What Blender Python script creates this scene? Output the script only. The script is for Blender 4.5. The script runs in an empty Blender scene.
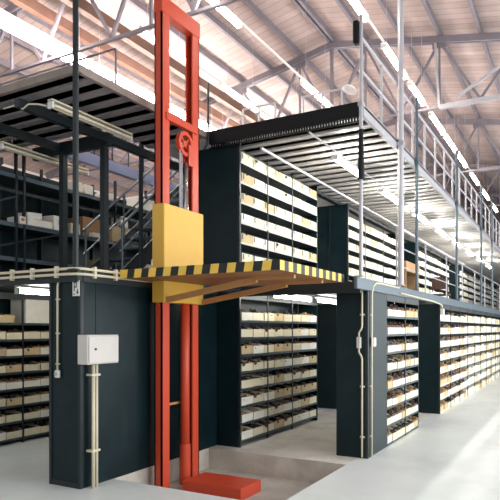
import bpy, bmesh, math, random
from mathutils import Vector, Matrix
random.seed(7)
S = bpy.context.scene
COL = S.collection
PI = math.pi

# ------------------------------------------------------------------ materials
def srgb(h):
    h = h.lstrip('#')
    o = []
    for i in (0, 2, 4):
        c = int(h[i:i+2], 16) / 255
        o.append(c/12.92 if c <= .04045 else ((c+.055)/1.055)**2.4)
    return o

def mat(name, hexcol, rough=.6, metal=0.0, var=.12, scale=6.0, bump=0.0, spec=.5, dirt=None, dirt_scale=1.2, dirt_amt=.5):
    m = bpy.data.materials.new(name); m.use_nodes = True
    nt = m.node_tree; N = nt.nodes; L = nt.links
    b = N['Principled BSDF']
    b.inputs['Roughness'].default_value = rough
    b.inputs['Metallic'].default_value = metal
    b.inputs['Specular IOR Level'].default_value = spec
    c = srgb(hexcol)
    tc = N.new('ShaderNodeTexCoord')
    nz = N.new('ShaderNodeTexNoise'); nz.inputs['Scale'].default_value = scale; nz.inputs['Detail'].default_value = 5
    L.new(tc.outputs['Object'], nz.inputs['Vector'])
    rp = N.new('ShaderNodeValToRGB')
    rp.color_ramp.elements[0].position = .3; rp.color_ramp.elements[1].position = .7
    rp.color_ramp.elements[0].color = [max(0, x*(1-var)) for x in c] + [1]
    rp.color_ramp.elements[1].color = [min(1, x*(1+var)) for x in c] + [1]
    L.new(nz.outputs['Fac'], rp.inputs['Fac'])
    out = rp.outputs['Color']
    if dirt:
        n2 = N.new('ShaderNodeTexNoise'); n2.inputs['Scale'].default_value = dirt_scale; n2.inputs['Detail'].default_value = 8
        n2.inputs['Roughness'].default_value = .65
        L.new(tc.outputs['Object'], n2.inputs['Vector'])
        r2 = N.new('ShaderNodeValToRGB')
        r2.color_ramp.elements[0].position = .48; r2.color_ramp.elements[1].position = .72
        r2.color_ramp.elements[0].color = (0, 0, 0, 1); r2.color_ramp.elements[1].color = (dirt_amt,)*3 + (1,)
        L.new(n2.outputs['Fac'], r2.inputs['Fac'])
        mx = N.new('ShaderNodeMix'); mx.data_type = 'RGBA'
        L.new(r2.outputs['Color'], mx.inputs['Factor'])
        L.new(out, mx.inputs['A']); mx.inputs['B'].default_value = srgb(dirt) + [1]
        out = mx.outputs['Result']
    L.new(out, b.inputs['Base Color'])
    if bump:
        bp = N.new('ShaderNodeBump'); bp.inputs['Strength'].default_value = bump; bp.inputs['Distance'].default_value = .01
        L.new(nz.outputs['Fac'], bp.inputs['Height']); L.new(bp.outputs['Normal'], b.inputs['Normal'])
    return m

def glow(name, hexcol, strength):
    m = bpy.data.materials.new(name); m.use_nodes = True
    nt = m.node_tree; N = nt.nodes
    for n in list(N):
        if n.type == 'BSDF_PRINCIPLED': N.remove(n)
    e = N.new('ShaderNodeEmission'); e.inputs['Color'].default_value = srgb(hexcol) + [1]
    e.inputs['Strength'].default_value = strength
    nt.links.new(e.outputs[0], N['Material Output'].inputs['Surface'])
    return m

def roof_mat():
    m = mat('roof_boards', '#b09d98', .85, var=.1, scale=2.0)
    nt = m.node_tree; N = nt.nodes; L = nt.links; b = N['Principled BSDF']
    tc = N.new('ShaderNodeTexCoord')
    sx = N.new('ShaderNodeSeparateXYZ'); L.new(tc.outputs['Object'], sx.inputs[0])
    d = N.new('ShaderNodeMath'); d.operation = 'MULTIPLY'; d.inputs[1].default_value = 1/.24
    L.new(sx.outputs['Y'], d.inputs[0])
    fr = N.new('ShaderNodeMath'); fr.operation = 'FRACT'; L.new(d.outputs[0], fr.inputs[0])
    fl = N.new('ShaderNodeMath'); fl.operation = 'FLOOR'; L.new(d.outputs[0], fl.inputs[0])
    wn = N.new('ShaderNodeTexWhiteNoise'); wn.noise_dimensions = '1D'; L.new(fl.outputs[0], wn.inputs['W'])
    g = N.new('ShaderNodeValToRGB')
    g.color_ramp.elements[0].position = 0; g.color_ramp.elements[0].color = (.5, .46, .45, 1)
    g.color_ramp.elements[1].position = .12; g.color_ramp.elements[1].color = (1, 1, 1, 1)
    L.new(fr.outputs[0], g.inputs['Fac'])
    mr = N.new('ShaderNodeMapRange'); mr.inputs['To Min'].default_value = .88; mr.inputs['To Max'].default_value = 1.1
    L.new(wn.outputs['Value'], mr.inputs['Value'])
    src = b.inputs['Base Color'].links[0].from_socket
    m1 = N.new('ShaderNodeMix'); m1.data_type = 'RGBA'; m1.blend_type = 'MULTIPLY'; m1.inputs['Factor'].default_value = 1
    L.new(src, m1.inputs['A']); L.new(g.outputs['Color'], m1.inputs['B'])
    m2 = N.new('ShaderNodeMix'); m2.data_type = 'RGBA'; m2.blend_type = 'MULTIPLY'; m2.inputs['Factor'].default_value = 1
    L.new(m1.outputs['Result'], m2.inputs['A']); L.new(mr.outputs['Result'], m2.inputs['B'])
    L.new(m2.outputs['Result'], b.inputs['Base Color'])
    return m

M = dict(
    floor=mat('pale_sealed_concrete', '#e6e9e6', .38, var=.05, scale=1.1, dirt='#b9bab2', dirt_scale=.7, dirt_amt=.45, spec=.5),
    worn=mat('worn_concrete', '#d8d1c8', .7, var=.08, scale=2.5, dirt='#9a9084', dirt_scale=1.3, dirt_amt=.6),
    pit=mat('pit_concrete', '#cbc3b8', .85, var=.16, scale=5, bump=.3, dirt='#6b6155', dirt_scale=2.5, dirt_amt=.6),
    edge=mat('worn_edge_channel', '#8d7f78', .5, var=.15, scale=5),
    wall=mat('hall_wall', '#d8cfca', .8, var=.05, scale=.8),
    roof=roof_mat(),
    steel=mat('grey_truss_paint', '#79727a', .5, var=.1, scale=3),
    brown=mat('warm_lit_brown', '#6e5044', .6, var=.15, scale=4),  # brown tone holds the warm light falling on the beams
    panel=mat('blue_black_panel', '#0d2126', .36, var=.14, scale=3.0, dirt='#243b40', dirt_scale=2.2, dirt_amt=.3, spec=.24),
    panel_edge=mat('blue_black_trim', '#0f1b20', .4, var=.1, scale=4),
    frame=mat('dark_green_steel', '#121d21', .45, var=.14, scale=5),
    beam=mat('slate_edge_beam', '#4c5c66', .4, var=.1, scale=3),
    black=mat('black_beam', '#111316', .55, var=.1, scale=5, spec=.25),
    rib=mat('deck_rib_joist_tone', '#938c8d', .5, .1, var=.12, scale=4),  # darker tone adds stripe contrast, standing in for dark joists
    rib_lit=mat('deck_rib_lit', '#b9b3b0', .5, .1, var=.12, scale=4),  # lighter rib copy, walkway lamp glow put into the colour
    deck=mat('galvanised_deck', '#e4dfdd', .45, .2, var=.12, scale=4),
    shelf=mat('cream_shelf_steel', '#cfcabd', .5, var=.06, scale=4),
    shelf_dark=mat('dark_shelf_and_gap_shade', '#323f43', .5, var=.1, scale=4),  # dark steel; behind cream lips it also stands for gap shade
    bin_cream=mat('cream_card', '#e3d9bd', .75, var=.08, scale=9, dirt='#b99f75', dirt_scale=7, dirt_amt=.3),
    bin_white=mat('white_card', '#ebe7db', .75, var=.05, scale=9),
    bin_tan=mat('tan_card', '#cdb68c', .8, var=.1, scale=9, dirt='#94764d', dirt_scale=6, dirt_amt=.4),
    rust=mat('brown_castings', '#5b4236', .7, .1, var=.35, scale=20),
    dark_parts=mat('dark_castings', '#3b3433', .6, .2, var=.3, scale=20),
    card=mat('brown_cardboard', '#a3815c', .85, var=.1, scale=6),
    red=mat('lift_red_paint', '#cf4a2e', .42, var=.08, scale=3, dirt='#a83a25', dirt_scale=3, dirt_amt=.35),
    red_bounce=mat('lift_underside_bounce', '#96663f', .55, var=.12, scale=3),  # orange-brown is red bounce light put into the colour
    arm=mat('lift_arm_paint', '#b98550', .5, var=.1, scale=3),
    yellow=mat('lift_yellow_paint', '#e6b649', .5, var=.06, scale=3, dirt='#c59436', dirt_scale=3, dirt_amt=.35),
    hz_y=mat('hazard_yellow', '#f2c64f', .5, var=.06, scale=8),
    hz_k=mat('hazard_black', '#191a1a', .5, var=.1, scale=8),
    chrome=mat('chrome_rod', '#dcdcdc', .18, .95, var=.03, scale=5),
    pipe=mat('cream_conduit', '#d9cfb4', .5, var=.06, scale=8),
    pale=mat('pale_grey_paint', '#b4b1b6', .4, .15, var=.06, scale=5),
    white=mat('white_enamel', '#e6e3df', .45, var=.03, scale=6),
    cabinet=mat('light_grey_cabinet', '#d6cfc8', .5, var=.04, scale=4),
    lav=mat('lavender_blue_beam', '#7d86a8', .5, var=.08, scale=4),
    ink=mat('dark_ink', '#2b2d33', .7, var=.05, scale=8),
    orange=mat('orange_label', '#d07a3c', .7, var=.05, scale=8),
    tube=glow('lit_tube', '#fff8f0', 34.0),
    tube_hot=glow('lit_trough', '#fff6ee', 50.0),
    tube_deck=glow('lit_deck_tube', '#fffdf2', 82.0),
    tube_low=glow('lit_aisle_tube', '#fffaf0', 27.0),
    cream_tube=mat('unlit_tube', '#e2d7c0', .35, var=.03, scale=6),
)

# ------------------------------------------------------------------ mesh builder (world coordinates in, local out)
class MB:
    def __init__(s): s.v = []; s.f = []; s.mi = []; s.cur = 0
    def quad(s, a, b, c, d):
        n = len(s.v); s.v += [Vector(a), Vector(b), Vector(c), Vector(d)]; s.f.append((n, n+1, n+2, n+3)); s.mi.append(s.cur)
    def poly(s, pts):
        n = len(s.v); s.v += [Vector(p) for p in pts]; s.f.append(tuple(range(n, n+len(pts)))); s.mi.append(s.cur)
    def box(s, x0, x1, y0, y1, z0, z1):
        n = len(s.v)
        s.v += [Vector(p) for p in ((x0,y0,z0),(x1,y0,z0),(x1,y1,z0),(x0,y1,z0),(x0,y0,z1),(x1,y0,z1),(x1,y1,z1),(x0,y1,z1))]
        for q in ((0,3,2,1),(4,5,6,7),(0,1,5,4),(1,2,6,5),(2,3,7,6),(3,0,4,7)):
            s.f.append(tuple(n+i for i in q)); s.mi.append(s.cur)
        return s
    def bar(s, a, b, w, h=None):
        """rectangular bar from a to b, w wide sideways, h tall"""
        h = w if h is None else h
        a = Vector(a); b = Vector(b); d = (b-a).normalized()
        up = Vector((0,0,1)) if abs(d.z) < .95 else Vector((0,1,0))
        r = d.cross(up).normalized(); u = r.cross(d).normalized()
        n = len(s.v)
        for p in (a, b):
            for i, j in ((-1,-1),(1,-1),(1,1),(-1,1)):
                s.v.append(p + r*(i*w/2) + u*(j*h/2))
        for q in ((0,1,2,3),(7,6,5,4),(0,4,5,1),(1,5,6,2),(2,6,7,3),(3,7,4,0)):
            s.f.append(tuple(n+i for i in q)); s.mi.append(s.cur)
        return s
    def tube(s, pts, r, seg=8, r2=None):
        pts = [Vector(p) for p in pts]; r2 = r if r2 is None else r2
        rings = []
        prev = None
        for i, p in enumerate(pts):
            d = (pts[min(i+1, len(pts)-1)] - pts[max(i-1, 0)]).normalized()
            up = Vector((0,0,1)) if abs(d.z) < .9 else Vector((0,1,0))
            if prev is not None:
                e1 = (prev - d*prev.dot(d)).normalized()
            else:
                e1 = d.cross(up).normalized()
            prev = e1
            e2 = d.cross(e1)
            rr = r + (r2-r)*i/max(1, len(pts)-1)
            n = len(s.v); rings.append(n)
            for k in range(seg):
                a = 2*PI*k/seg
                s.v.append(p + e1*(rr*math.cos(a)) + e2*(rr*math.sin(a)))
        for A, B in zip(rings, rings[1:]):
            for k in range(seg):
                s.f.append((A+k, A+(k+1)%seg, B+(k+1)%seg, B+k)); s.mi.append(s.cur)
        s.f.append(tuple(rings[0]+k for k in reversed(range(seg)))); s.mi.append(s.cur)
        s.f.append(tuple(rings[-1]+k for k in range(seg))); s.mi.append(s.cur)
        return s
    def build(s, name, m, parent=None, loc=(0,0,0), bevel=0, smooth=False):
        me = bpy.data.meshes.new(name)
        base = Vector(loc)
        if parent is not None:
            base = parent.get('_w') and Vector(parent['_w']) or Vector((0,0,0))
        me.from_pydata([tuple(p-base) for p in s.v], [], s.f)
        ms = m if isinstance(m, (list, tuple)) else [m]
        for x in ms: me.materials.append(x)
        for p, i in zip(me.polygons, s.mi): p.material_index = i
        bm = bmesh.new(); bm.from_mesh(me)
        bmesh.ops.recalc_face_normals(bm, faces=bm.faces) if bm.faces else None
        if bevel:
            bmesh.ops.bevel(bm, geom=list(bm.edges), offset=bevel, segments=1, affect='EDGES', clamp_overlap=True)
        bm.to_mesh(me); bm.free()
        if smooth:
            for p in me.polygons: p.use_smooth = True
        o = bpy.data.objects.new(name, me); COL.objects.link(o)
        if parent is not None: o.parent = parent
        else: o.location = base
        o['_w'] = tuple(base)
        return o

def tag(o, label, cat, group=None, kind=None):
    o['label'] = label; o['category'] = cat
    if group: o['group'] = group
    if kind: o['kind'] = kind
    return o

def thing(name, label, cat, loc, group=None):
    o = bpy.data.objects.new(name, None); COL.objects.link(o)
    o.empty_display_size = .2
    o.location = loc; o['_w'] = tuple(float(x) for x in loc)
    return tag(o, label, cat, group)

def struct(o, label, cat):
    o['kind'] = 'structure'; o['label'] = label; o['category'] = cat
    return o

ORD = ['first','second','third','fourth','fifth','sixth','seventh','eighth','ninth','tenth','eleventh','twelfth','thirteenth','fourteenth','fifteenth','sixteenth']

# ------------------------------------------------------------------ levels
H1 = 2.43      # lower mezzanine floor
H2 = 4.80      # upper mezzanine floor
XL, XB, XR = -4.85, -4.46, -2.53
XM = -2.50     # mezzanine edge

# ------------------------------------------------------------------ the setting
PX0, PX1, PY0, PY1, PZ = -4.85, -2.67, 5.28, 7.35, -.30
b = MB()
b.quad((-16,-6,0),(PX0,-6,0),(PX0,46,0),(-16,46,0))
b.quad((PX1,-6,0),(8,-6,0),(8,46,0),(PX1,46,0))
b.quad((PX0,-6,0),(PX1,-6,0),(PX1,PY0,0),(PX0,PY0,0))
b.cur = 1
b.quad((PX0,PY1,0),(PX1,PY1,0),(PX1,46,0),(PX0,46,0))
b.cur = 2
b.quad((PX0,PY0,PZ),(PX1,PY0,PZ),(PX1,PY1,PZ),(PX0,PY1,PZ))
b.quad((PX0,PY0,0),(PX0,PY0,PZ),(PX0,PY1,PZ),(PX0,PY1,0))
b.quad((PX0,PY1,0),(PX0,PY1,PZ),(PX1,PY1,PZ),(PX1,PY1,0))
b.quad((PX1,PY0,0),(PX1,PY1,0),(PX1,PY1,PZ),(PX1,PY0,PZ))
b.quad((PX0,PY0,0),(PX1,PY0,0),(PX1,PY0,PZ),(PX0,PY0,PZ))
fl = b.build('floor', [M['floor'], M['worn'], M['pit']])
struct(fl, 'pale concrete warehouse floor with a sunken lift pit', 'floor')

RX, RZ, SL = -5.34, 9.12, .19
def roofz(x): return RZ - SL*abs(x-RX)
b = MB()
b.quad((RX,2,RZ),(-16,2,roofz(-16)),(-16,46,roofz(-16)),(RX,46,RZ))
b.quad((RX,2,RZ),(RX,46,RZ),(4.6,46,roofz(4.6)),(4.6,2,roofz(4.6)))
ceil = b.build('ceiling', M['roof'])
struct(ceil, 'pinkish boarded gable roof seen from below', 'ceiling')
x = RX
for sgn in (-1, 1):
    for k in range(12):
        px = RX + sgn*(.06 if k == 0 else k*.87)
        if px > 4.4: continue
        q = MB(); z = roofz(px) - .09
        q.box(px-.035, px+.035, 2.2, 45.9, z-.06, z+.07)
        q.build('purlin', M['steel'], ceil)
b = MB(); b.box(-16.2,-16,-6,46,0,roofz(-16)); struct(b.build('wall_left', M['wall']), 'pale side wall of the hall beyond the racks', 'wall')
b = MB(); b.poly([(-16,46,0),(4.6,46,0),(4.6,46,roofz(4.6)),(RX,46,RZ),(-16,46,roofz(-16))])
struct(b.build('wall_back', M['wall']), 'pale gable wall at the far end of the hall', 'wall')

# roof trusses
TY = [7.66, 13.66, 19.66, 25.66, 31.66, 37.66]
for i, y in enumerate(TY):
    t = thing('roof_truss', f'grey steel roof truss spanning the hall, {ORD[i]} one counted from the lift mast', 'truss', (RX, y, 6.85), 'roof trusses')
    q = MB()
    for a, c in ((-15.5, RX), (RX, 4.4)):
        q.bar((a, y-.045, roofz(a)-.24), (c, y-.045, roofz(c)-.24), .05, .15)
        q.bar((a, y+.045, roofz(a)-.24), (c, y+.045, roofz(c)-.24), .05, .15)
    q.build('top_chord', M['steel'], t)
    q = MB(); q.box(-15.5, -2.73, y-.03, y+.03, 6.83, 6.88); q.build('bottom_chord', M['steel'], t)
    q = MB(); q.box(-2.73, 4.4, y-.05, y+.05, 6.80, 6.90); q.build('bottom_chord', M['pale'] if i == 1 else M['steel'], t)
    if i == 1:
        q = MB(); q.bar((-2.35, y-.07, 6.98), (-.6, y-.07, 7.95), .06); q.build('brace', M['pale'], t)
        q = MB(); q.bar((-2.73, y-.03, 6.85), (-2.83, y-.03, 8.5), .05); q.build('brace', M['pale'], t)
    q = MB(); q.bar((RX, y, RZ-.3), (RX, y, 6.85), .07); q.build('king_post', M['steel'], t)
    k = 0; nx = RX - 1.74*5
    for k in range(-5, 6):
        nx = RX + .87 + 1.74*k
        if nx > 4 or nx < -14.5: continue
        q = MB()
        top = Vector((nx, y, roofz(nx)-.28))
        q.bar(top, (nx-.87, y, 6.88), .055); q.bar(top, (nx+.87, y, 6.88), .055)
        q.bar(top, (nx, y, 6.88), .045)
        q.box(nx-.16, nx+.16, y-.012, y+.012, top.z-.14, top.z+.06)
        q.build('web', M['steel'], t)

# two roof beams under the far slope, warm light put into their brown
for lab, (x0, y0, z0), (x1, y1, z1) in (('warm-lit steel roof beam lower down beside the lift mast head', (-7.75,5.4,7.6), (-7.75,20,7.6)),
                             ('warm-lit steel roof beam higher up above the side mezzanine', (-8.75,5.4,7.75), (-8.75,20,7.75))):
    q = MB(); q.bar((x0,y0,z0),(x1,y1,z1),.14,.2)
    tag(q.build('roof_beam', M['brown'], loc=(x0,y0,z0)), lab, 'beam', 'warm-lit roof beams')

# ------------------------------------------------------------------ mezzanine decks
def corrugated(q, x0, x1, y0, y1, z, pitch=.34, h=.028):
    """trapezoid sheet, ribs running along x"""
    y = y0; n = int(round((y1-y0)/pitch)); p = (y1-y0)/n
    for k in range(n):
        a = y0 + k*p
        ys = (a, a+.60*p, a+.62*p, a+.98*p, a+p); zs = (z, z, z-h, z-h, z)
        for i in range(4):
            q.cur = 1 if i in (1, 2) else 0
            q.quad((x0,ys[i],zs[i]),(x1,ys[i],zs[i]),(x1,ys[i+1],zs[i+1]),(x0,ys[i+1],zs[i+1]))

def lbox(name, m, parent, *c, bevel=0):
    q = MB(); q.box(*c); return q.build(name, m, parent, bevel=bevel)

# upper mezzanine over the walkway (right of the lift)
t = thing('upper_mezzanine', 'upper mezzanine deck with ribbed underside above the lit walkway', 'mezzanine', (XM, 7.5, 4.6), 'mezzanine decks')
q = MB(); corrugated(q, -4.95, XM-.04, 7.62, 45.5, H2-.02); q.build('deck_sheet', [M['deck'], M['rib_lit']], t)
q = MB(); q.box(-4.95, XM, 7.55, 45.5, H2-.02, H2+.01); q.build('deck_floor', M['deck'], t)
q = MB(); q.box(-4.95, XM, 7.50, 7.55, H2-.15, H2+.05)
q.build('front_fascia', M['black'], t)
q = MB()
for k in range(60):
    xx = -4.92 + k*.041
    if xx < XM-.02: q.box(xx, xx+.02, 7.515, 7.535, H2-.20, H2-.15)
q.box(-4.95, XM, 7.51, 7.54, H2-.215, H2-.2)
q.build('fascia_grating', M['black'], t)
q = MB(); q.box(XM-.05, XM, 7.55, 45.5, H2-.13, H2+.03); q.build('edge_channel', M['pale'], t)
for xx in (-4.72,):
    q = MB(); q.box(xx-.05, xx+.05, 7.56, 45.5, H2-.2, H2-.14); q.build('joist', M['frame'], t)

# upper mezzanine beside the lift
t = thing('upper_mezzanine', 'upper side mezzanine with ribbed deck over open racks beyond the mast', 'mezzanine', (-5.0, 4.8, 4.6), 'mezzanine decks')
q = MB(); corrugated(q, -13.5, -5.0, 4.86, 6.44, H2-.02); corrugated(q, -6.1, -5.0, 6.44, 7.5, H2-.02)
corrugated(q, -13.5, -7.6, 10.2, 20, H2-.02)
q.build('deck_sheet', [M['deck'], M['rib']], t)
q = MB(); q.box(-13.5, -4.98, 4.85, 6.44, H2-.02, H2+.01); q.box(-6.1, -4.98, 6.44, 20, H2-.02, H2+.01); q.box(-13.5, -7.6, 10.2, 20, H2-.02, H2+.01)
q.build('deck_floor', M['deck'], t)
q = MB(); q.box(-13.5, -4.95, 4.80, 4.86, H2-.06, H2+.03); q.build('front_channel', M['edge'], t)
q = MB(); q.box(-5.0, -4.95, 4.86, 7.5, H2-.07, H2+.03); q.build('edge_channel', M['edge'], t)
for xx, y1 in ((-6.05, 10.2), (-7.0, 6.44), (-8.4, 6.44)):
    q = MB(); q.box(xx-.045, xx+.045, 4.86, y1, H2-.25, H2-.14); q.build('joist', M['frame'], t)
q = MB(); q.box(-7.6, -6.0, 6.40, 6.50, H2-.30, H2-.11); q.build('trimmer_beam', M['frame'], t)

# far fascia of the mezzanine behind the stairwell
q = MB(); q.box(-7.45, -7.35, 6.6, 16, H2-.14, H2+.05)
tag(q.build('stairwell_beam', M['lav'], loc=(-7.4, 6.6, H2)), 'lavender blue edge beam along the stairwell behind the mast', 'beam')

# lower mezzanine
t = thing('lower_mezzanine', 'lower mezzanine walkway with slate edge beam over the long racks', 'mezzanine', (XM, 7.8, 2.3), 'mezzanine decks')
q = MB(); q.box(-4.46, XM-.05, 7.62, 45, H1-.03, H1); q.box(-5.3, -4.42, 7.62, 45, H1-.04, H1-.015); q.build('deck_floor', M['beam'], t)
q = MB(); q.box(XM-.05, XM, 7.30, 45, H1-.10, H1+.06); q.build('edge_beam', M['beam'], t, bevel=.008)
q = MB(); q.box(-4.42, XM-.05, 7.56, 7.62, H1-.14, H1+.02); q.build('front_beam', M['frame'], t)
t = thing('lower_mezzanine', 'lower side mezzanine platform carrying open racks beside the lift', 'mezzanine', (XL, 4.75, 2.3), 'mezzanine decks')
q = MB(); q.box(-12, XL-.01, 4.78, 14, H1-.04, H1); q.build('deck_floor', M['frame'], t)
q = MB(); q.box(-12, XL, 4.70, 4.78, H1-.10, H1+.03); q.build('front_beam', M['frame'], t)
q = MB(); q.box(XL-.06, XL+.01, 4.78, 7.58, H1-.10, H1+.03); q.build('edge_beam', M['frame'], t)

# ------------------------------------------------------------------ bins
def bin_mesh(name, w, d, h, fronth, m):
    """open-fronted storage tray: local origin at its front bottom centre, front faces +x"""
    q = MB(); t = .008
    q.box(-d, 0, -w/2, w/2, 0, t)
    q.box(-t, 0, -w/2, w/2, t, fronth)
    q.box(-d, -d+t, -w/2, w/2, t, h)
    for s in (-1, 1):
        y0 = s*w/2 - (t if s > 0 else 0)
        n = len(q.v)
        pts = [(-d,t),(0,t),(0,fronth),(-d*.35,h),(-d,h)]
        a = [(x, y0, z) for x, z in pts]; c = [(x, y0+t, z) for x, z in pts]
        q.poly(a); q.poly(list(reversed(c)))
        for i in range(5):
            j = (i+1) % 5
            q.quad(a[i], a[j], c[j], c[i])
    me = q.build(name, m).data
    o = bpy.data.objects[name] if name in bpy.data.objects else None
    return me

def lump_mesh(name, w, d, h, m, rng, n=9):
    q = MB()
    for k in range(n):
        cx = -d*.06 - rng.random()*d*.75; cy = (rng.random()-.5)*w*.72
        sz = .018 + rng.random()*.03
        z = h*.55 + rng.random()*h*.42
        a = rng.random()*3
        q.tube([(cx-sz*math.cos(a), cy-sz*math.sin(a)*.5, z-.02), (cx+sz*math.cos(a), cy+sz*math.sin(a)*.5, z+.012)], sz*.8, 6, sz*.55)
    q.box(-d+.015, -.012, -w/2+.012, w/2-.012, .012, h*.72)
    return q.build(name, m).data

def carton_mesh(name, w, d, h, m, lid=True):
    q = MB(); q.box(-d, 0, -w/2, w/2, 0, h)
    if lid: q.box(-d-.004, .004, -w/2-.004, w/2+.004, h*.72, h+.004)
    return q.build(name, m, bevel=.003).data

def stow(name_list):
    pass
rng = random.Random(11)
protos = []
def keep(me):
    for o in list(bpy.data.objects):
        if o.type == 'MESH' and o.data == me:
            bpy.data.objects.remove(o)
    me.use_fake_user = False
    return me
BINS = {}; CARD = None
def bins_for(w, h, tagname):
    """a few variants of tray + contents of this size"""
    k = (round(w,3), round(h,3), tagname)
    if k in BINS: return BINS[k]
    out = []
    for i in range(6):
        if tagname == 'low':
            m = [M['bin_cream'], M['bin_cream'], M['bin_white'], M['bin_cream'], M['bin_tan'], M['bin_white']][i]
            fh = h*(.86 + .14*rng.random())
        elif tagname == 'up':
            m = [M['bin_tan'], M['bin_cream'], M['bin_cream'], M['bin_white'], M['bin_cream'], M['bin_cream']][i]
            fh = h*(.93 + .07*rng.random())
        else:
            m = [M['bin_white'], M['bin_cream'], M['bin_tan'], M['bin_white'], M['bin_cream'], M['bin_white']][i]
            fh = h*(.62 + .26*rng.random())
        me = keep(bin_mesh('storage_bin', w, .36, h*1.12, fh, m))
        cm = keep(lump_mesh('contents', w-.02, .34, h*((1.0 if tagname == 'up' else 1.08) + .3*rng.random()), M['dark_parts'] if tagname == 'up' else [M['rust'], M['dark_parts'], M['card']][i % 3], rng))  # upper bins take only dark contents, deepening the gap shade
        out.append((me, cm))
    BINS[k] = out
    return out

def put_bin(xf, y, z, w, h, style, label, group, jitter=.012):
    me, cm = rng.choice(bins_for(w, h, style))
    o = bpy.data.objects.new('storage_bin', me); COL.objects.link(o)
    o.location = (xf - rng.random()*jitter, y, z)
    o.rotation_euler = (0, 0, (rng.random()-.5)*.03)
    tag(o, label, 'bin', group)
    c = bpy.data.objects.new('contents', cm); COL.objects.link(c); c.parent = o
    if style == 'up':
        global CARD
        if CARD is None:
            q = MB(); q.box(.0005, .003, -.012, .016, .05, .135); CARD = keep(q.build('label_card', M['rust']).data)
        c = bpy.data.objects.new('label_card', CARD); COL.objects.link(c); c.parent = o
        c.location = (0, (-.42 + .1*rng.random())*w, 0)
    return o

def fill(xf, y0, y1, shelves, n, h, style, who, group, skip=(), end='near end'):
    p = (y1-y0)/n
    for si, z in enumerate(shelves):
        for k in range(n):
            if (si, k) in skip: continue
            hh = h
            lab = f'{ORD[k]} bin from the {end}, {ORD[si]} shelf up, {who}'
            put_bin(xf, y0 + (k+.5)*p, z, p*.965, hh, style, lab, f'{group}, {ORD[si]} shelf')

def bins_mass(name, xf, y0, y1, shelves, p, h, mats, label):
    """the far bins, too many and too small to tell apart"""
    q = MB(); r = random.Random(5)
    for z in shelves:
        y = y0
        while y < y1:
            w = p*(.8+.4*r.random()); q.cur = r.randrange(len(mats))
            hh = h*(.75+.3*r.random())
            q.box(xf-.34, xf-r.random()*.015, y+.005, min(y+w, y1)-.005, z, z+hh)
            y += w
    o = q.build(name, mats, loc=(xf, y0, 0))
    tag(o, label, 'bins', None, 'stuff')

# ------------------------------------------------------------------ racks
def rack(name, label, xf, y0, y1, z0, z1, shelves, depth, upr, shelf_m, end=True, back=True, group='shelving racks', lip=.035, closed_to=None, frame_m=None, xend=None, top=True):
    fm = frame_m or M['panel']
    t = thing(name, label, 'rack', (xf, y0, z0), group)
    xb = xf - depth if xend is None else xend
    if end:
        q = MB(); q.box(xb, xf, y0, y0+.03, z0, z1); q.build('end_panel', fm, t, bevel=.004)
        q = MB()
        q.box(xf-.035, xf+.006, y0-.006, y0+.036, z0, z1); q.build('corner_post', M['panel_edge'], t)
        q = MB(); q.box(xf-depth+.03, xf, y1-.03, y1, z0, z1); q.build('end_panel', fm, t)
    if back:
        q = MB(); q.box(xf-depth, xf-depth+.02, y0+.03, y1-.03, z0, z1); q.build('back_panel', fm, t)
    ys = y0+.03
    if closed_to:
        q = MB(); q.box(xf-.03, xf, y0+.03, closed_to, z0, z1); q.build('side_panel', fm, t, bevel=.003)
        ys = closed_to
    for z in shelves:
        q = MB(); q.box(xf-depth+.02, xf-.014, ys, y1-.03, z-.018, z); q.build('shelf', M['shelf_dark'], t)  # dark deck paints shade into the gaps above the bins
        q = MB(); q.box(xf-.013, xf, ys, y1-.03, z-lip, z+.004); q.build('shelf_lip', shelf_m, t)
    for y in upr:
        q = MB(); q.box(xf-.012, xf+.008, y-.014, y+.014, z0, z1-.01); q.build('upright', M['frame'], t)
    if top:
        q = MB(); q.box(xf-.03, xf+.002, ys, y1, z1-.10, z1); q.build('top_rail', M['frame'], t)
    return t

def sh(z0, p, n): return [z0 + p*k for k in range(n)]

# block beside the lift: closed cabinet (end + blank side)
t = thing('closed_rack', 'blue-black closed rack with blank side panel behind the red lift', 'rack', (XL, 4.75, 0), 'shelving racks')
q = MB(); q.box(-5.34, XL-.005, 4.752, 4.78, .0, 2.33); q.build('end_panel', M['panel'], t)
q = MB(); q.box(-5.35, -5.31, 4.742, 4.79, 0, 2.33); q.build('corner_post', M['panel_edge'], t)
q = MB(); q.box(XL-.04, XL, 4.742, 4.80, 0, 2.33); q.build('corner_post', M['panel_edge'], t, bevel=.004)
q = MB(); q.box(-5.31, XL-.04, 4.746, 4.76, 0, .06); q.build('plinth', M['panel_edge'], t)
q = MB(); q.box(XL-.03, XL-.004, 4.80, 4.98, 0, 2.33); q.build('side_panel', M['panel'], t, bevel=.004)
for a, c in ((4.985, 6.2), (6.205, 7.58)):
    q = MB(); q.box(XL-.03, XL-.006, a, c, 0 if a < 5.2 else 0, 2.33); q.build('side_panel', M['panel'], t, bevel=.004)
q = MB(); q.box(-5.34, -5.31, 4.79, 7.58, 0, 2.33); q.build('back_panel', M['panel'], t)

# lower rack behind the lift
R2S = sh(.10, .262, 8)
rack('shelving_rack', 'lower blue-black shelving rack of cream bins right behind the lift platform', XB, 7.60, 10.64, 0, 2.36, R2S, .43, (8.52, 9.47), M['shelf_dark'])
fill(XB+.006, 7.66, 10.60, R2S, 8, .135, 'low', 'rack behind the lift', 'bins behind the lift')
# upper rack above the platform
R2U = sh(2.51, .308, 7)
rack('shelving_rack', 'upper-level blue-black shelving rack of bright cream bins above the lift platform', XB, 7.60, 10.64, H1, 4.62, R2U, .43, (8.52, 9.47), M['shelf'], lip=.025, top=False, xend=-5.25)
fill(XB+.006, 7.66, 10.60, R2U, 8, .148, 'up', 'upper rack above the platform', 'bins above the platform')
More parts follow.
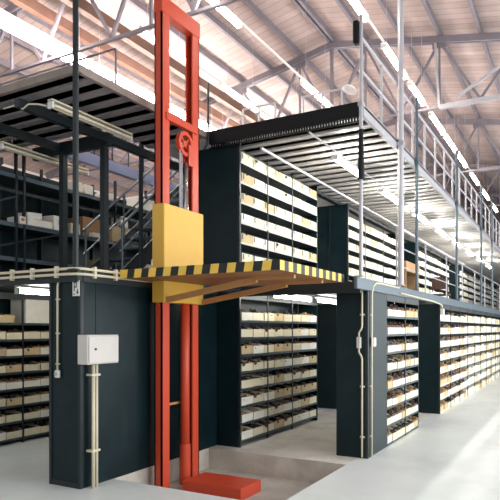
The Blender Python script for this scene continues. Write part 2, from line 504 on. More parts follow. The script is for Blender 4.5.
# short rack with the conduits on its corner
AS = sh(.035, .281, 8)
rack('shelving_rack', 'short blue-black rack with conduits on its corner below the walkway', XR, 7.82, 10.80, 0, 2.33, AS, .46, (9.83,), M['shelf_dark'], closed_to=8.76)
fill(XR+.006, 8.79, 10.76, AS, 7, .15, 'mix', 'short rack by the conduits', 'bins in the short rack')
# long rack past the cross aisle
BSH = sh(.035, .281, 8)
rack('shelving_rack', 'long blue-black rack running to the far end past the cross aisle', XR, 12.68, 44, 0, 2.33, BSH, .46, tuple(13.9+1.2*k for k in range(25)), M['shelf'])
fill(XR+.006, 12.73, 16.1, BSH, 8, .15, 'mix', 'long rack past the cross aisle', 'bins in the long rack')
bins_mass('far_bins', XR+.006, 16.12, 43.9, BSH, .42, .16, [M['bin_white'], M['bin_cream'], M['bin_white'], M['bin_tan']], 'rows of distant cream bins filling the far stretch of the long lower rack')
# block across the aisle, lower and upper level
CS = sh(.06, .262, 8)
rack('shelving_rack', 'lower blue-black rack beyond the cross aisle, mostly hidden by the conduit rack', XB, 12.35, 44, 0, 2.36, CS, .85, (13.5, 14.7, 15.9), M['shelf'])
bins_mass('far_bins', XB+.006, 12.45, 30, CS, .42, .14, [M['bin_white'], M['bin_cream']], 'rows of cream bins in the lower rack hidden behind the conduit rack')
CU = sh(H1+.04, .285, 7)
t = rack('shelving_rack', 'upper-level rack with blue-black double-door end panel on the lit walkway', XB, 12.38, 16.9, H1, 4.60, CU, .86, (13.6, 15.1), M['shelf'], lip=.03)
q = MB(); q.box(XB-.45, XB-.42, 12.362, 12.38, H1, 4.6); q.build('door_seam', M['panel_edge'], t)
fill(XB+.006, 12.44, 15.1, CU, 5, .145, 'up', 'walkway rack with door-like end panel', 'bins on the walkway rack')
bins_mass('far_bins', XB+.006, 15.12, 16.85, CU, .5, .145, [M['bin_white'], M['bin_cream'], M['bin_white']], 'bright bins on the walkway rack just before the tan crate')
rack('shelving_rack', 'upper-level rack of white bins past the tan crate on the walkway', XB, 19.0, 24.2, H1, 4.60, CU, .86, (20.7, 22.4), M['shelf'], lip=.03)
bins_mass('far_bins', XB+.006, 19.06, 24.1, CU, .5, .145, [M['bin_white'], M['bin_cream'], M['bin_white']], 'white bins on the upper rack past the tan crate')
rack('shelving_rack', 'farthest upper-level rack at the end of the walkway', XB, 26.5, 40, H1, 4.60, CU, .86, tuple(27.5+1.5*k for k in range(8)), M['shelf'], lip=.03)
bins_mass('far_bins', XB+.006, 26.6, 39.9, CU, .6, .16, [M['bin_white'], M['bin_cream'], M['pale']], 'pale bins on the farthest upper rack of the walkway')
# dark side aisle, lower left
LS = sh(.09, .258, 8)
XA = -7.68
rack('shelving_rack', 'dark lower shelving rack of cream bins in the side aisle', XA, 4.95, 9.5, 0, 2.36, LS, .46, (5.62, 6.28, 6.95), M['shelf_dark'], end=False)
fill(XA+.006, 5.64, 7.62, LS[:7], 3*2, .115, 'low', 'side aisle rack', 'bins in the side aisle', skip=set((s, k) for s in range(7) for k in (4, 5)))
put = put_bin(XA+.006, 5.98, LS[7], .31, .125, 'low', 'bin beside the tall white carton on the top side aisle shelf', 'bins in the side aisle, eighth shelf')
for k, (y, w, h, lab) in enumerate(((6.62, .58, .38, 'tall white carton standing on the top shelf of the side aisle'),)):
    o = bpy.data.objects.new('carton', keep(carton_mesh('carton', w, .36, h, M['bin_white'], False))); COL.objects.link(o)
    o.location = (XA+.004, y, LS[7]); tag(o, lab, 'box')

# open racks on the side mezzanine
t = thing('open_rack', 'dark open-frame rack holding loose white cartons on the side mezzanine', 'rack', (XA, 5.2, H1), 'shelving racks')
OZ = (2.92, 3.46, 4.22)
for z in OZ:
    q = MB(); q.box(XA-.6, XA, 5.2, 10.2, z-.03, z); q.build('shelf', M['shelf_dark'], t)
    q = MB(); q.box(XA+.001, XA+.012, 5.2, 10.2, z-.06, z+.004); q.build('shelf_lip', M['beam'], t)
q = MB(); q.box(XA-.02, XA+.01, 5.2, 10.2, 3.93, 3.98); q.build('rail', M['frame'], t)
for y in (5.2, 6.15, 6.3, 7.15, 8.4, 9.3, 10.15):
    for xx in (XA, XA-.58):
        q = MB(); q.box(xx-.02, xx+.02, y-.02, y+.02, H1, 4.62); q.build('upright', M['frame'], t)
q = MB(); q.box(XA-.64, XA-.61, 5.2, 10.2, H1, 4.5); q.build('back_panel', M['panel'], t)
for a, c in (((XA, 5.2, 3.5), (XA, 6.2, 3.9)), ((XA, 5.4, 2.95), (XA, 7.1, 3.42))):
    q = MB(); q.bar(a, c, .03); q.build('brace', M['frame'], t)

def carton(name, x, y, z, d, w, h, m, label, rz=0, tilt=0, mark=None):
    q = MB(); q.box(-d, 0, -w/2, w/2, 0, h)
    me = keep(q.build(name, m, bevel=.004).data)
    o = bpy.data.objects.new(name, me); COL.objects.link(o)
    o.location = (x, y, z); o.rotation_euler = (tilt, 0, rz)
    tag(o, label, 'box', 'loose cartons on the open rack')
    q = MB(); q.box(-d*.5-.02, -d*.5+.02, -w/2, w/2, h-.0005, h+.002)
    c = q.build('tape', M['bin_tan']); c.parent = o
    if mark:
        q = MB(); q.box(-.001, .002, -.03, .03, h*.4, h*.75); c = q.build('sticker', mark); c.parent = o
    return o
W = M['bin_white']
carton('carton', XA+.05, 6.24, OZ[1], .3, .12, .12, W, 'small white carton with orange sticker at the end of the long flat carton', mark=M['orange'])
carton('carton', XA+.06, 6.58, OZ[1], .3, .50, .115, W, 'long flat white carton lying on the open rack shelf')
carton('carton', XA+.03, 6.50, OZ[1]+.122, .26, .32, .10, W, 'tilted white carton on top of the long flat one', .12, .10)
carton('carton', XA+.06, 6.98, OZ[1], .3, .28, .24, W, 'square white carton leaning askew beside the long flat one', .1, .0, mark=M['pale'])
carton('carton', XA+.04, 7.42, OZ[2], .3, .20, .17, W, 'pinkish-white carton on the high shelf next to the corner pole')
carton('carton', XA+.04, 7.68, OZ[2], .3, .20, .16, W, 'second pinkish-white carton on the high shelf, farther from the corner pole')
carton('carton', XA+.04, 8.22, OZ[2], .3, .2, .13, W, 'small white carton alone on the high shelf behind the dark post')
carton('carton', XA+.04, 7.36, OZ[1], .3, .22, .18, M['bin_cream'], 'cream carton just past the corner pole on the middle shelf')
carton('carton', XA-.02, 7.84, OZ[1], .4, .5, .36, M['card'], 'large grey-brown carton at the back of the middle shelf')
carton('carton', XA+.10, 7.88, OZ[1], .1, .34, .08, W, 'small white box in front of the large grey-brown carton')
carton('carton', XA+.04, 8.55, OZ[1]+.0, .4, .55, .30, M['bin_tan'], 'wide tan carton on the middle shelf behind the staircase')
carton('carton', XA+.04, 8.62, OZ[1]+.304, .25, .2, .2, W, 'white carton with dark sticker on top of the wide tan carton', mark=M['ink'])
carton('carton', XA+.05, 9.3, OZ[2], .3, .6, .22, W, 'long white carton on the high shelf above the stair', 0)
carton('carton', XA+.05, 9.4, OZ[0], .3, .5, .2, M['bin_cream'], 'cream carton on the low shelf under the stair')
carton('carton', XA+.05, 8.1, OZ[0], .3, .3, .16, M['bin_tan'], 'tan carton on the low shelf behind the dark post')

# dark posts standing on the side mezzanine
def post(label, x, y, z0, z1, r=.03, m='frame', square=False, name='post', group='mezzanine posts'):
    t = thing(name, label, 'post', (x, y, z0), group)
    q = MB()
    if square: q.box(x-r, x+r, y-r, y+r, z0, z1)
    else: q.tube([(x,y,z0+.012),(x,y,z1)], r, 12)
    q.build('shaft', M[m], t, smooth=False)
    q = MB(); q.box(x-r*1.9, x+r*1.9, y-r*1.9, y+r*1.9, z0, z0+.012); q.build('base_plate', M[m], t)
    return t
post('tall dark round pole on the cabinet corner above the white tag', -4.90, 4.72, H1+.03, 6.4, .034)
post('dark square post under the beam corner between pole and mast', -6.1, 6.44, H1, H2-.3, .045, square=True)
post('thin dark post beside the stair just before the mast', -6.1, 7.27, H1, H2-.02, .025, square=True)
post('dark square post right behind the tall corner pole', -6.95, 6.44, H1, H2-.3, .045, square=True)

# staircase between the mezzanines
t = thing('staircase', 'dark steel staircase with grey handrails climbing behind the yellow carriage', 'staircase', (-6.3, 7.0, H1))
ya, za, yb, zb = 7.05, H1, 9.9, H2
for xx in (-6.35, -7.15):
    q = MB(); q.bar((xx, ya, za+.12), (xx, yb, zb-.05), .03, .26); q.build('stringer', M['frame'], t)
for k in range(11):
    f = (k+.7)/11; y = ya+(yb-ya)*f; z = za+(zb-za)*f
    q = MB(); q.box(-7.13, -6.37, y-.12, y+.12, z-.02, z+.01); q.build('tread', M['beam'], t)
for xx in (-6.35, -7.15):
    q = MB()
    q.tube([(xx, ya, za+1.0), (xx, yb, zb+.95)], .022, 8)
    q.tube([(xx, ya, za+.6), (xx, yb, zb+.55)], .016, 8)
    for f in (.02, .35, .68, .98):
        y = ya+(yb-ya)*f; z = za+(zb-za)*f
        q.tube([(xx, y, z+.1), (xx, y, z+1.0)], .018, 8)
    q.build('handrail', M['beam'], t)

# ------------------------------------------------------------------ railings
def railing(label, pts, h, spacing, m, mid=(.5,), r=.02, name='railing', group='railings', z=0, bar_r=None):
    (x0,y0),(x1,y1) = pts
    t = thing(name, label, 'railing', (x0,y0,z), group)
    L = math.hypot(x1-x0, y1-y0); n = max(1, round(L/spacing))
    q = MB(); q.tube([(x0,y0,z+h),(x1,y1,z+h)], r, 8); q.build('top_rail', m, t)
    for f in mid:
        q = MB(); q.tube([(x0,y0,z+h*f),(x1,y1,z+h*f)], r*.8, 8); q.build('mid_rail', m, t)
    for k in range(n+1):
        f = k/n; x = x0+(x1-x0)*f; y = y0+(y1-y0)*f
        q = MB(); q.tube([(x,y,z),(x,y,z+h)], bar_r or r, 8); q.build('baluster', m, t)
    return t
railing('pale tube railing along the edge of the upper mezzanine over the walkway', ((XM-.02, 7.5),(XM-.02, 41.1)), .88, .93, M['pale'], (.5,), z=H2+.03)
railing('slim tube railing along the lower walkway edge above the long rack', ((XM-.03, 9.3),(XM-.03, 40)), .95, 2.0, M['pale'], (.36,.68), r=.014, z=H1+.06)
railing('pale tube barrier on the upper deck closer to the mast', ((-5.32, 9.2),(-4.67, 9.2)), 1.0, .33, M['pale'], (.55,), r=.018, z=H2+.01, group='deck barriers')
railing('pale tube barrier on the upper deck with the oval lamp', ((-4.12, 9.2),(-3.42, 9.2)), 1.0, .35, M['pale'], (.55,), r=.018, z=H2+.01, group='deck barriers')
railing('thin grey railing on the side mezzanine near the corner pole', ((-9.5, 6.3),(-5.75, 6.3)), 1.0, .9, M['steel'], (.55,), r=.016, z=H2+.01)
railing('dark barred railing above the lavender stairwell beam', ((-7.4, 6.7),(-7.4, 15.5)), .95, .45, M['frame'], (.5,), r=.014, z=H2+.06)

# tall poles standing along the walkway edge
def pole(label, y, z1, r, m):
    x = XM + r + .004; zb = H1+.06
    t = thing('pole', label, 'pole', (x, y, zb), 'poles along the walkway edge')
    q = MB(); q.tube([(x, y, zb), (x, y, z1)], r, 12); q.build('shaft', M[m], t)
    q = MB(); q.box(XM-.05, x+r+.01, y-.05, y+.05, zb, zb+.012); q.build('base_plate', M[m], t)
    q = MB(); q.box(XM, x+r+.008, y-.05, y+.05, H2-.08, H2-.02); q.build('bracket', M[m], t)
    return t
t = pole('corner pole of the walkway with a black speaker box at its top', 7.36, 5.92, .026, 'pale')
q = MB(); q.tube([(XM+.03,7.36,3.76),(XM+.03,7.36,4.42)], .046, 12, .028); q.build('sleeve', M['black'], t)
q = MB(); q.box(XM-.07, XM, 7.31, 7.41, 5.55, 5.85); q.build('speaker_box', M['black'], t, bevel=.01)
pole('thick pale pole rising out of view, second along the walkway edge', 9.25, 7.6, .048, 'pale')
pole('slim dark pole right after the thick pale one on the walkway edge', 10.4, 5.9, .026, 'beam')
pole('slim grey pole halfway along the walkway edge past the tan crate', 14.3, 6.0, .03, 'beam')
pole('slim grey pole far along the walkway edge', 18.3, 6.0, .03, 'beam')
pole('farthest slim grey pole on the walkway edge', 20.8, 6.0, .03, 'beam')

# small dark flagpole-like post with bent foot beside the mast head
q = MB(); q.tube([(-4.98,7.42,4.55),(-4.93,7.42,4.62),(-4.91,7.42,4.75),(-4.91,7.42,5.56)], .018, 8)
tag(q.build('bent_post', M['frame'], loc=(-4.95,7.42,4.55)), 'slim dark post with bent foot at the black beam end by the mast', 'post')

# oval reflector lamp on the barrier
t = thing('reflector_lamp', 'white oval reflector lamp clamped on the deck barrier', 'lamp', (-3.42, 9.2, 5.75))
q = MB(); q.tube([(-3.42,9.2,5.70),(-3.42,9.2,5.80),(-3.32,9.17,5.79)], .018, 8); q.build('bracket', M['pale'], t)
q = MB(); n = 18
prof = [(.0, .06), (.05, .055), (.10, .03), (.125, 0), (.118, -.004), (.09, .018), (0, .04)]
ax = Matrix.Rotation(-.35, 4, 'X') @ Matrix.Rotation(.25, 4, 'Y')
for k in range(n):
    a0, a1 = 2*PI*k/n, 2*PI*(k+1)/n
    for (r0, z0), (r1, z1) in zip(prof, prof[1:]):
        P = lambda r_, a, z: Vector((-3.27, 9.15, 5.74)) + ax @ Vector((r_*math.cos(a), r_*math.sin(a), z))
        q.quad(P(r0,a0,z0), P(r0,a1,z0), P(r1,a1,z1), P(r1,a0,z1))
q.build('reflector', M['white'], t, smooth=True)

# ------------------------------------------------------------------ the goods lift
t = thing('goods_lift', 'red mast goods lift with yellow carriage and striped platform over the pit', 'lift', (-4.6, 6.3, PZ), None)
CX0, CX1 = -4.73, -4.61
def channel(y0, y1, opening):   # U section, web at one side
    q = MB(); w = .02
    if opening > 0: q.box(CX0, CX1, y0, y0+w, PZ, 6.05)
    else: q.box(CX0, CX1, y1-w, y1, PZ, 6.05)
    q.box(CX0, CX0+w, y0, y1, PZ, 6.05); q.box(CX1-w, CX1, y0, y1, PZ, 6.05)
    return q
channel(5.90, 6.06, 1).build('mast_column', M['red'], t)
channel(6.58, 6.74, -1).build('mast_column', M['red'], t)
q = MB(); q.box(CX0-.005, CX1+.012, 5.89, 6.75, 5.86, 6.07); q.build('top_beam', M['red'], t, bevel=.006)
q = MB(); q.box(CX1-.05, CX1+.02, 5.98, 6.68, 4.50, 4.60); q.build('cross_beam', M['red'], t, bevel=.005)
q = MB(); q.box(CX0+.01, CX0+.03, 6.07, 6.62, .79, .82); q.build('tie_bar', M['arm'], t)
q = MB(); q.tube([(-4.63, 6.43, PZ+.1), (-4.63, 6.43, 2.6)], .062, 16); q.build('hydraulic_cylinder', M['red'], t, smooth=True)
q = MB(); q.tube([(-4.63, 6.43, PZ), (-4.63, 6.43, .25)], .076, 16); q.build('cylinder_foot', M['red'], t)
q = MB(); q.tube([(-4.63, 6.45, 2.6), (-4.63, 6.45, 4.05)], .034, 14); q.build('piston_rod', M['chrome'], t, smooth=True)
q = MB(); q.tube([(-4.62, 6.34, 2.6), (-4.62, 6.34, 4.3)], .010, 8); q.tube([(-4.62, 6.30, 2.6), (-4.62, 6.30, 4.3)], .010, 8); q.build('lift_chain', M['pale'], t)
# chain wheel
w = MB(); n = 28; cy, cz, R0, R1 = 6.42, 4.30, .115, .165
for xx0, xx1, ra, rb in ((-4.66, -4.60, R0, R1), (-4.645, -4.615, 0, .045)):
    for k in range(n):
        a0, a1 = 2*PI*k/n, 2*PI*(k+1)/n
        P = lambda r, a, x: (x, cy+r*math.cos(a), cz+r*math.sin(a))
        w.quad(P(rb,a0,xx0),P(rb,a1,xx0),P(rb,a1,xx1),P(rb,a0,xx1))
        if ra: w.quad(P(ra,a1,xx0),P(ra,a0,xx0),P(ra,a0,xx1),P(ra,a1,xx1))
        for x in (xx0, xx1):
            if ra: w.quad(P(ra,a0,x),P(ra,a1,x),P(rb,a1,x),P(rb,a0,x))
            else: w.poly([(x,cy,cz),P(rb,a0,x),P(rb,a1,x)])
for k in range(4):
    a = PI/4 + PI/2*k
    w.bar((-4.63, cy+.03*math.cos(a), cz+.03*math.sin(a)), (-4.63, cy+.125*math.cos(a), cz+.125*math.sin(a)), .025)
w.build('chain_wheel', M['red'], t)
q = MB(); q.box(-4.685, -4.665, 6.44, 6.60, 4.0, 4.3); q.box(-4.605, -4.585, 6.46, 6.58, 4.02, 4.3); q.build('wheel_fork', M['red'], t)
# carriage
q = MB(); q.box(-4.745, -4.55, 5.87, 6.76, 2.14, 3.40)
car = q.build('carriage', M['yellow'], t, bevel=.008)
# platform: main slab in front of the mast, a strip passing before it
TOPZ = 2.50; PXR = -2.66; PYB = 7.22
def platform_slab():
    q = MB()
    q.box(-4.545, PXR, 5.34, PYB, TOPZ-.09, TOPZ)
    q.box(-4.80, -4.55, 5.34, 5.86, TOPZ-.09, TOPZ)
    return q
pl = platform_slab().build('platform', M['red_bounce'], t)
q = MB()
n = 10; p = (4.80+PXR+.01)/n
for k in range(n*2):
    x0 = -4.80 + k*p/2; q.cur = k % 2
    s_ = .018
    q.poly([(x0, 5.332, TOPZ-.092), (x0+p/2, 5.332, TOPZ-.092), (min(x0+p/2+s_, PXR+.008), 5.332, TOPZ+.012), (x0+(s_ if k else 0), 5.332, TOPZ+.012)])
q.cur = 0
q.box(-4.80, PXR, 5.334, 5.345, TOPZ-.09, TOPZ+.01)
q.build('hazard_edge', [M['hz_y'], M['hz_k']], pl)
q = MB(); n = 9; p = (PYB-5.34)/n
for k in range(n*2):
    y0 = 5.34 + k*p/2; q.cur = (k+1) % 2 if False else k % 2
    q.poly([(PXR+.008, y0, TOPZ-.092), (PXR+.008, y0+p/2, TOPZ-.092), (PXR+.008, y0+p/2, TOPZ+.012), (PXR+.008, y0, TOPZ+.012)])
q.cur = 0
q.box(PXR-.002, PXR+.006, 5.34, PYB, TOPZ-.09, TOPZ+.01)
q.build('hazard_edge', [M['hz_y'], M['hz_k']], pl)
# tapered arms under the deck
for y in (5.93, 6.74):
    q = MB(); q.bar((-4.56, y, 2.17), (-3.25, y, 2.375), .05, .07); q.box(-3.30, PXR-.1, y-.025, y+.025, 2.37, 2.41); q.build('support_arm', M['arm'], t)
# base plate and buffer in the pit
q = MB(); q.box(-4.43, -3.56, 6.10, 6.62, PZ, PZ+.15); q.build('base_box', M['red'], t, bevel=.008)

# ------------------------------------------------------------------ conduits, cabinet, tag
def clip(q, x, y, z, dx=.02, dy=.02, dz=.03): q.box(x-dx, x+dx, y-dy, y+dy, z-dz, z+dz)
t = thing('conduit_run', 'pair of cream conduits along the side mezzanine edge above the cabinet', 'conduit', (XL, 4.68, H1), 'cream conduits')
for dz in (.045, -.015):
    q = MB()
    q.tube([(-7.5,4.665,H1+dz),(-5.6,4.665,H1+dz),(-4.98,4.665,H1+dz),(-4.86,4.69,H1+dz),(-4.815,4.78,H1+dz),(-4.815,5.0,H1+dz),(-4.815,5.95,H1+dz)], .016, 8)
    q.build('pipe', M['pipe'], t, smooth=True)
for x in (-6.6, -5.9, -5.55, -5.15):
    q = MB(); clip(q, x, 4.672, H1+.015, .018, .02, .065); q.build('clip', M['pipe'], t)
for y in (4.93, 5.28):
    q = MB(); clip(q, -4.82, y, H1+.015, .02, .018, .065); q.build('clip', M['pipe'], t)

t = thing('conduit_drop', 'thin cream conduit down the narrow cabinet face ending in a push switch', 'conduit', (-5.19, 4.73, 1.22), 'cream conduits')
q = MB(); q.tube([(-5.15,4.725,2.36),(-5.18,4.722,2.33),(-5.19,4.722,2.28),(-5.19,4.722,1.33)], .012, 8); q.build('pipe', M['pipe'], t, smooth=True)
for z in (2.14, 1.75, 1.40):
    q = MB(); clip(q, -5.19, 4.728, z, .026, .012, .008); q.build('clip', M['pipe'], t)
q = MB(); q.box(-5.225,-5.155,4.70,4.742,1.24,1.33); q.build('switch_box', M['white'], t, bevel=.012)
q = MB(); q.tube([(-5.19,4.70,1.285),(-5.19,4.685,1.285)], .018, 12); q.build('button', M['pale'], t)

t = thing('number_tag', 'small white tag with dark marks hanging at the cabinet corner', 'tag', (-4.9, 4.72, 2.2))
q = MB(); q.box(-4.945,-4.84,4.716,4.722,2.17,2.345); q.build('plate', M['white'], t)
q = MB()
for x0,x1,z0,z1 in ((-4.925,-4.912,2.225,2.33),(-4.925,-4.88,2.317,2.33),(-4.893,-4.88,2.27,2.33),(-4.925,-4.88,2.265,2.277),(-4.872,-4.86,2.19,2.25),(-4.888,-4.85,2.205,2.217),(-4.935,-4.91,2.185,2.197)):
    q.box(x0,x1,4.7145,4.7165,z0,z1)
q.build('lettering', M['ink'], t)

t = thing('electrical_cabinet', 'light grey electrical cabinet on twin pipes against the dark side panel', 'cabinet', (XL, 5.0, 0))
q = MB(); q.box(XL+.004, -4.69, 4.69, 5.19, 1.405, 1.735); bod = q.build('body', M['cabinet'], t, bevel=.008)
q = MB(); q.box(-4.69, -4.677, 4.705, 5.175, 1.42, 1.72); dr = q.build('door', M['cabinet'], t, bevel=.004)
q = MB(); q.tube([(-4.677,4.80,1.575),(-4.668,4.80,1.575)], .013, 12); q.build('lock', M['ink'], dr)
for y in (4.865, 4.915):
    q = MB(); q.tube([(-4.775,y,0.0),(-4.775,y,1.405)], .019, 10); q.build('pipe', M['pipe'], t, smooth=True)
for z in (1.28, .42):
    q = MB(); q.box(XL+.004,-4.752,4.825,4.955,z-.012,z+.012); q.build('clamp', M['pipe'], t)

t = thing('conduit_corner', 'two cream conduits with switch boxes down the corner of the short rack', 'conduit', (XR, 7.80, 0), 'cream conduits')
q = MB(); q.tube([(-2.60,7.79,2.42),(-2.60,7.79,1.84),(-2.61,7.79,1.80),(-2.645,7.79,1.75),(-2.645,7.79,1.48),(-2.61,7.79,1.42),(-2.60,7.79,1.38),(-2.60,7.79,.02)], .014, 8); q.build('pipe', M['pipe'], t, smooth=True)
q = MB(); q.tube([(-2.49,9.3,2.46),(-2.49,8.3,2.46),(-2.495,8.08,2.45),(-2.50,7.98,2.40),(-2.503,7.93,2.30),(-2.505,7.93,1.85),(-2.505,7.93,.02)], .014, 8); q.build('pipe', M['pipe'], t, smooth=True)
for x, y, z in ((-2.60,7.80,1.0),(-2.60,7.80,.3),(-2.60,7.80,2.0)):
    q = MB(); clip(q, x, y, z, .03, .012, .012); q.build('clip', M['pipe'], t)
for z in (1.0, .3, 2.0):
    q = MB(); clip(q, -2.515, 7.93, z, .012, .03, .012); q.build('clip', M['pipe'], t)
q = MB(); q.box(-2.675,-2.615,7.76,7.815,1.53,1.69); q.build('switch_box', M['cabinet'], t, bevel=.008)
q = MB(); q.box(-2.528,-2.475,7.95,8.05,1.55,1.68); q.build('switch_box', M['cabinet'], t, bevel=.008)

t = thing('conduit_run', 'cream conduit beneath the walkway edge with a hanging end over the cross aisle', 'conduit', (XM, 9.3, 2.36), 'cream conduits')
q = MB(); q.tube([(-2.49,9.4,2.38),(-2.49,11.8,2.35),(-2.485,12.5,2.32),(-2.475,12.62,2.30),(-2.47,12.66,2.2)], .014, 8); q.build('pipe', M['pipe'], t, smooth=True)
q = MB(); q.box(-2.5,-2.44,12.6,12.72,2.1,2.22); q.build('end_box', M['white'], t)

# conduit on the side deck underside
t = thing('conduit_run', 'thin wavy cream conduit leading to the unlit twin tubes under the side deck', 'conduit', (-5.9, 4.9, 4.5), 'cream conduits')
q = MB(); q.tube([(-6.35,4.9,4.6),(-6.1,4.9,4.60),(-6.02,4.92,4.54),(-5.95,4.95,4.60),(-5.8,4.98,4.58),(-5.68,5.05,4.55)], .011, 8); q.build('pipe', M['pipe'], t, smooth=True)

# ------------------------------------------------------------------ light fittings
def fitting(label, x, y0, y1, z, tube_m, w=.07, group='ceiling fluorescent fittings', housing='white', r=None, two=False, rod=None):
    t = thing('fluorescent_light', label, 'light', (x, y0, z), group)
    hw = w*(.2 if tube_m == 'tube_deck' else .6)
    q = MB(); q.box(x-hw, x+hw, y0, y1, z+.05, z+.07); q.build('housing', M[housing], t)
    for s in ((-1, 1) if two else (0,)):
        q = MB(); q.tube([(x+s*w*.45, y0+.03, z), (x+s*w*.45, y1-.03, z)], r or w*.5, 10); q.build('tube', M[tube_m], t)
    q = MB(); q.box(x-w*.6, x+w*.6, y0, y0+.03, z-.04, z+.04); q.build('end_cap', M['white'], t)
    q = MB(); q.box(x-w*.6, x+w*.6, y1-.03, y1, z-.04, z+.04); q.build('end_cap', M['white'], t)
    if rod:
        for y in (y0+.2, y1-.2):
            q = MB(); q.tube([(x, y, z+.07), (x, y, rod)], .004, 6); q.build('hanger', M['pale'], t)
    return t
ZL = 7.0
rows = [
    (-3.10, 'row over the walkway poles', [(7.9,9.48),(10.5,12.06),(12.4,13.7),(14.4,16.0),(16.2,17.8),(18.0,19.6),(20.6,22.2),(23.4,25.0),(26.2,27.8)], 'tube', .085),
    (-5.05, 'middle row above the mast head', [(7.05,8.61),(11.2,12.7),(14.8,16.3),(18.4,19.9),(22,23.5)], 'tube', .085),
    (-6.65, 'row seen beside the mast frame', [(7.9,9.25),(10.6,12.15),(14.2,15.7),(17.8,19.3)], 'tube', .085),
]
for x, nm, ys, tm, w in rows:
    for k, (a, c) in enumerate(ys):
        fitting(f'lit fluorescent fitting under the roof, {ORD[k]} along the {nm}', x, a, c, ZL, tm, w, rod=roofz(x)-.05)
    q = MB(); q.box(x-.018, x+.018, ys[0][0], ys[-1][1], ZL+.072, ZL+.10)
    tag(q.build('light_trunking', M['white'], loc=(x, ys[0][0], ZL)), f'thin white cable trunking carrying the {nm}', 'trunking', 'light trunking')
for k in range(7):  # trough width takes in the blown glow around the lamps
    a = 6.2 + 2.35*k
    fitting(f'very bright trough light widened by its glow above the side mezzanine, {ORD[k]} in its row', -8.42, a, a+2.2, ZL, 'tube_hot', .30, 'bright trough lights', r=.13, rod=roofz(-8.42)-.05)

# lamps under the upper deck
for k in range(8):
    a = 8.6 + 2.5*k
    fitting(f'bright fluorescent fitting under the upper deck, {ORD[k]} along the lit walkway', -3.32, a, a+1.3, 4.50, 'tube_deck', .09, 'walkway fluorescent fittings', rod=H2-.03)
q = MB(); q.tube([(-3.32, 7.6, 4.60), (-3.32, 28, 4.60)], .014, 8)
tag(q.build('cable_pipe', M['pale'], loc=(-3.32, 7.6, 4.66)), 'thin pale pipe under the upper deck linking the walkway fittings', 'pipe')
q = MB(); q.tube([(-4.2, 7.8, 4.56), (-4.2, 26, 4.56)], .022, 8)
tag(q.build('cable_pipe', M['pale'], loc=(-4.2, 7.8, 4.56)), 'pale pipe running close above the bright upper rack', 'pipe')

# aisle lamps under the lower deck
fitting('white fluorescent batten below the walkway in front of the rack behind the lift', -4.05, 7.85, 9.35, 2.31, 'tube_low', .06, 'aisle fluorescent fittings', rod=2.40)
fitting('white fluorescent batten below the walkway at the cross aisle', -4.05, 9.55, 11.1, 2.31, 'tube_low', .06, 'aisle fluorescent fittings', rod=2.40)
fitting('added fluorescent batten under the walkway past the cross aisle', -3.9, 13.2, 14.7, 2.31, 'tube_low', .06, 'aisle fluorescent fittings', rod=2.40)  # added lamp, out of view, brightens the bins behind the conduit rack
fitting('added fluorescent batten deep under the walkway beside the long rack', -3.9, 17.2, 18.7, 2.31, 'tube_low', .06, 'aisle fluorescent fittings', rod=2.40)  # second added lamp for the same hidden bins
fitting('white fluorescent batten farther back in the dark side aisle', -6.55, 7.2, 8.6, 2.31, 'tube_low', .06, 'aisle fluorescent fittings', rod=2.40)
fitting('white fluorescent batten in the dark side aisle over the bins', -6.55, 5.25, 6.6, 2.31, 'tube_low', .06, 'aisle fluorescent fittings', rod=2.40)
# unlit twin tubes under the side deck
fitting('unlit cream twin-tube fitting under the side mezzanine deck', -5.65, 5.02, 6.5, 4.56, 'cream_tube', .07, 'side deck fittings', housing='pipe', r=.02, two=True)
fitting('unlit cream twin-tube fitting deeper in above the open rack', -7.2, 5.5, 7.2, 4.42, 'cream_tube', .06, 'side deck fittings', housing='pipe', r=.02, two=True, rod=4.66)

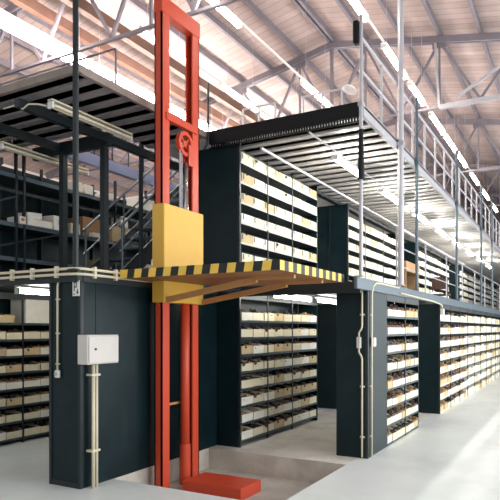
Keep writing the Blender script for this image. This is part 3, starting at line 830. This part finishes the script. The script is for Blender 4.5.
# tan crate and chair on the walkway
t = thing('crate', 'tan wooden crate with dark open front standing on the walkway between racks', 'crate', (XB, 17.0, H1))
for ya_ in (17.05, 18.6):
    q = MB(); q.box(-5.0, XB+.1, ya_, ya_+.05, H1, 3.5); q.build('side_panel', M['card'], t)
q = MB(); q.box(-5.0, XB+.12, 17.02, 18.68, 3.5, 3.8); q.build('top_box', M['card'], t, bevel=.01)
q = MB(); q.box(-5.0, -4.96, 17.1, 18.6, H1, 3.5); q.build('back_panel', M['dark_parts'], t)
q = MB(); q.box(-4.96, XB+.05, 17.1, 18.6, 2.95, 2.99); q.build('shelf', M['dark_parts'], t)
t = thing('chair', 'brown chair standing on the walkway before the white bins', 'chair', (-3.9, 18.6, H1))
cx, cy = -3.75, 19.1
q = MB(); q.box(cx-.24, cx+.24, cy-.24, cy+.24, H1+.43, H1+.48); q.build('seat', M['rust'], t, bevel=.01)
q = MB(); q.bar((cx-.23, cy-.26, H1+.55), (cx-.23, cy-.34, H1+1.0), .03); q.bar((cx+.23, cy-.26, H1+.55), (cx+.23, cy-.34, H1+1.0), .03)
q.box(cx-.24, cx+.24, cy-.32, cy-.27, H1+.62, H1+1.0); q.build('backrest', M['rust'], t)
for sx in (-1, 1):
    for sy in (-1, 1):
        q = MB(); q.bar((cx+sx*.21, cy+sy*.22, H1), (cx+sx*.21, cy+sy*.22, H1+.44), .03); q.build('leg', M['rust'], t)

# ------------------------------------------------------------------ light
w = bpy.data.worlds.new('hall_ambient_fill'); S.world = w; w.use_nodes = True
bg = w.node_tree.nodes['Background']; bg.inputs['Color'].default_value = (.93, .97, 1.0, 1); bg.inputs['Strength'].default_value = .72  # even ambient fill, entering where no walls are built

def area(name, loc, rot, sx, sy, power, col):
    l = bpy.data.lights.new(name, 'AREA'); l.shape = 'RECTANGLE'; l.size = sx; l.size_y = sy; l.energy = power; l.color = col
    o = bpy.data.objects.new(name, l); COL.objects.link(o); o.location = loc; o.rotation_euler = rot
    return o
# added unseen fill light at the open side of the hall
area('side_fill_light', (4.2, 14, 3.2), (0, math.radians(90), 0), 5.0, 22, 1500, (.93, .98, 1))

# ------------------------------------------------------------------ camera
cam = bpy.data.cameras.new('camera'); co = bpy.data.objects.new('camera', cam); COL.objects.link(co)
th = math.atan(327/581)
co.location = (0, 0, 1.8); co.rotation_euler = (PI/2, 0, th)
cam.sensor_width = 36; cam.lens = 581*36/500; cam.shift_y = .158; cam.clip_end = 200
S.camera = co
S.view_settings.view_transform = 'Standard'; S.view_settings.look = 'None'; S.view_settings.gamma = 1
S.view_settings.use_curve_mapping = False
S.view_settings.exposure = 0.0
S.cycles.use_denoising = True
S.cycles.max_bounces = 6; S.cycles.diffuse_bounces = 4
for o in bpy.data.objects:
    if '_w' in o: del o['_w']
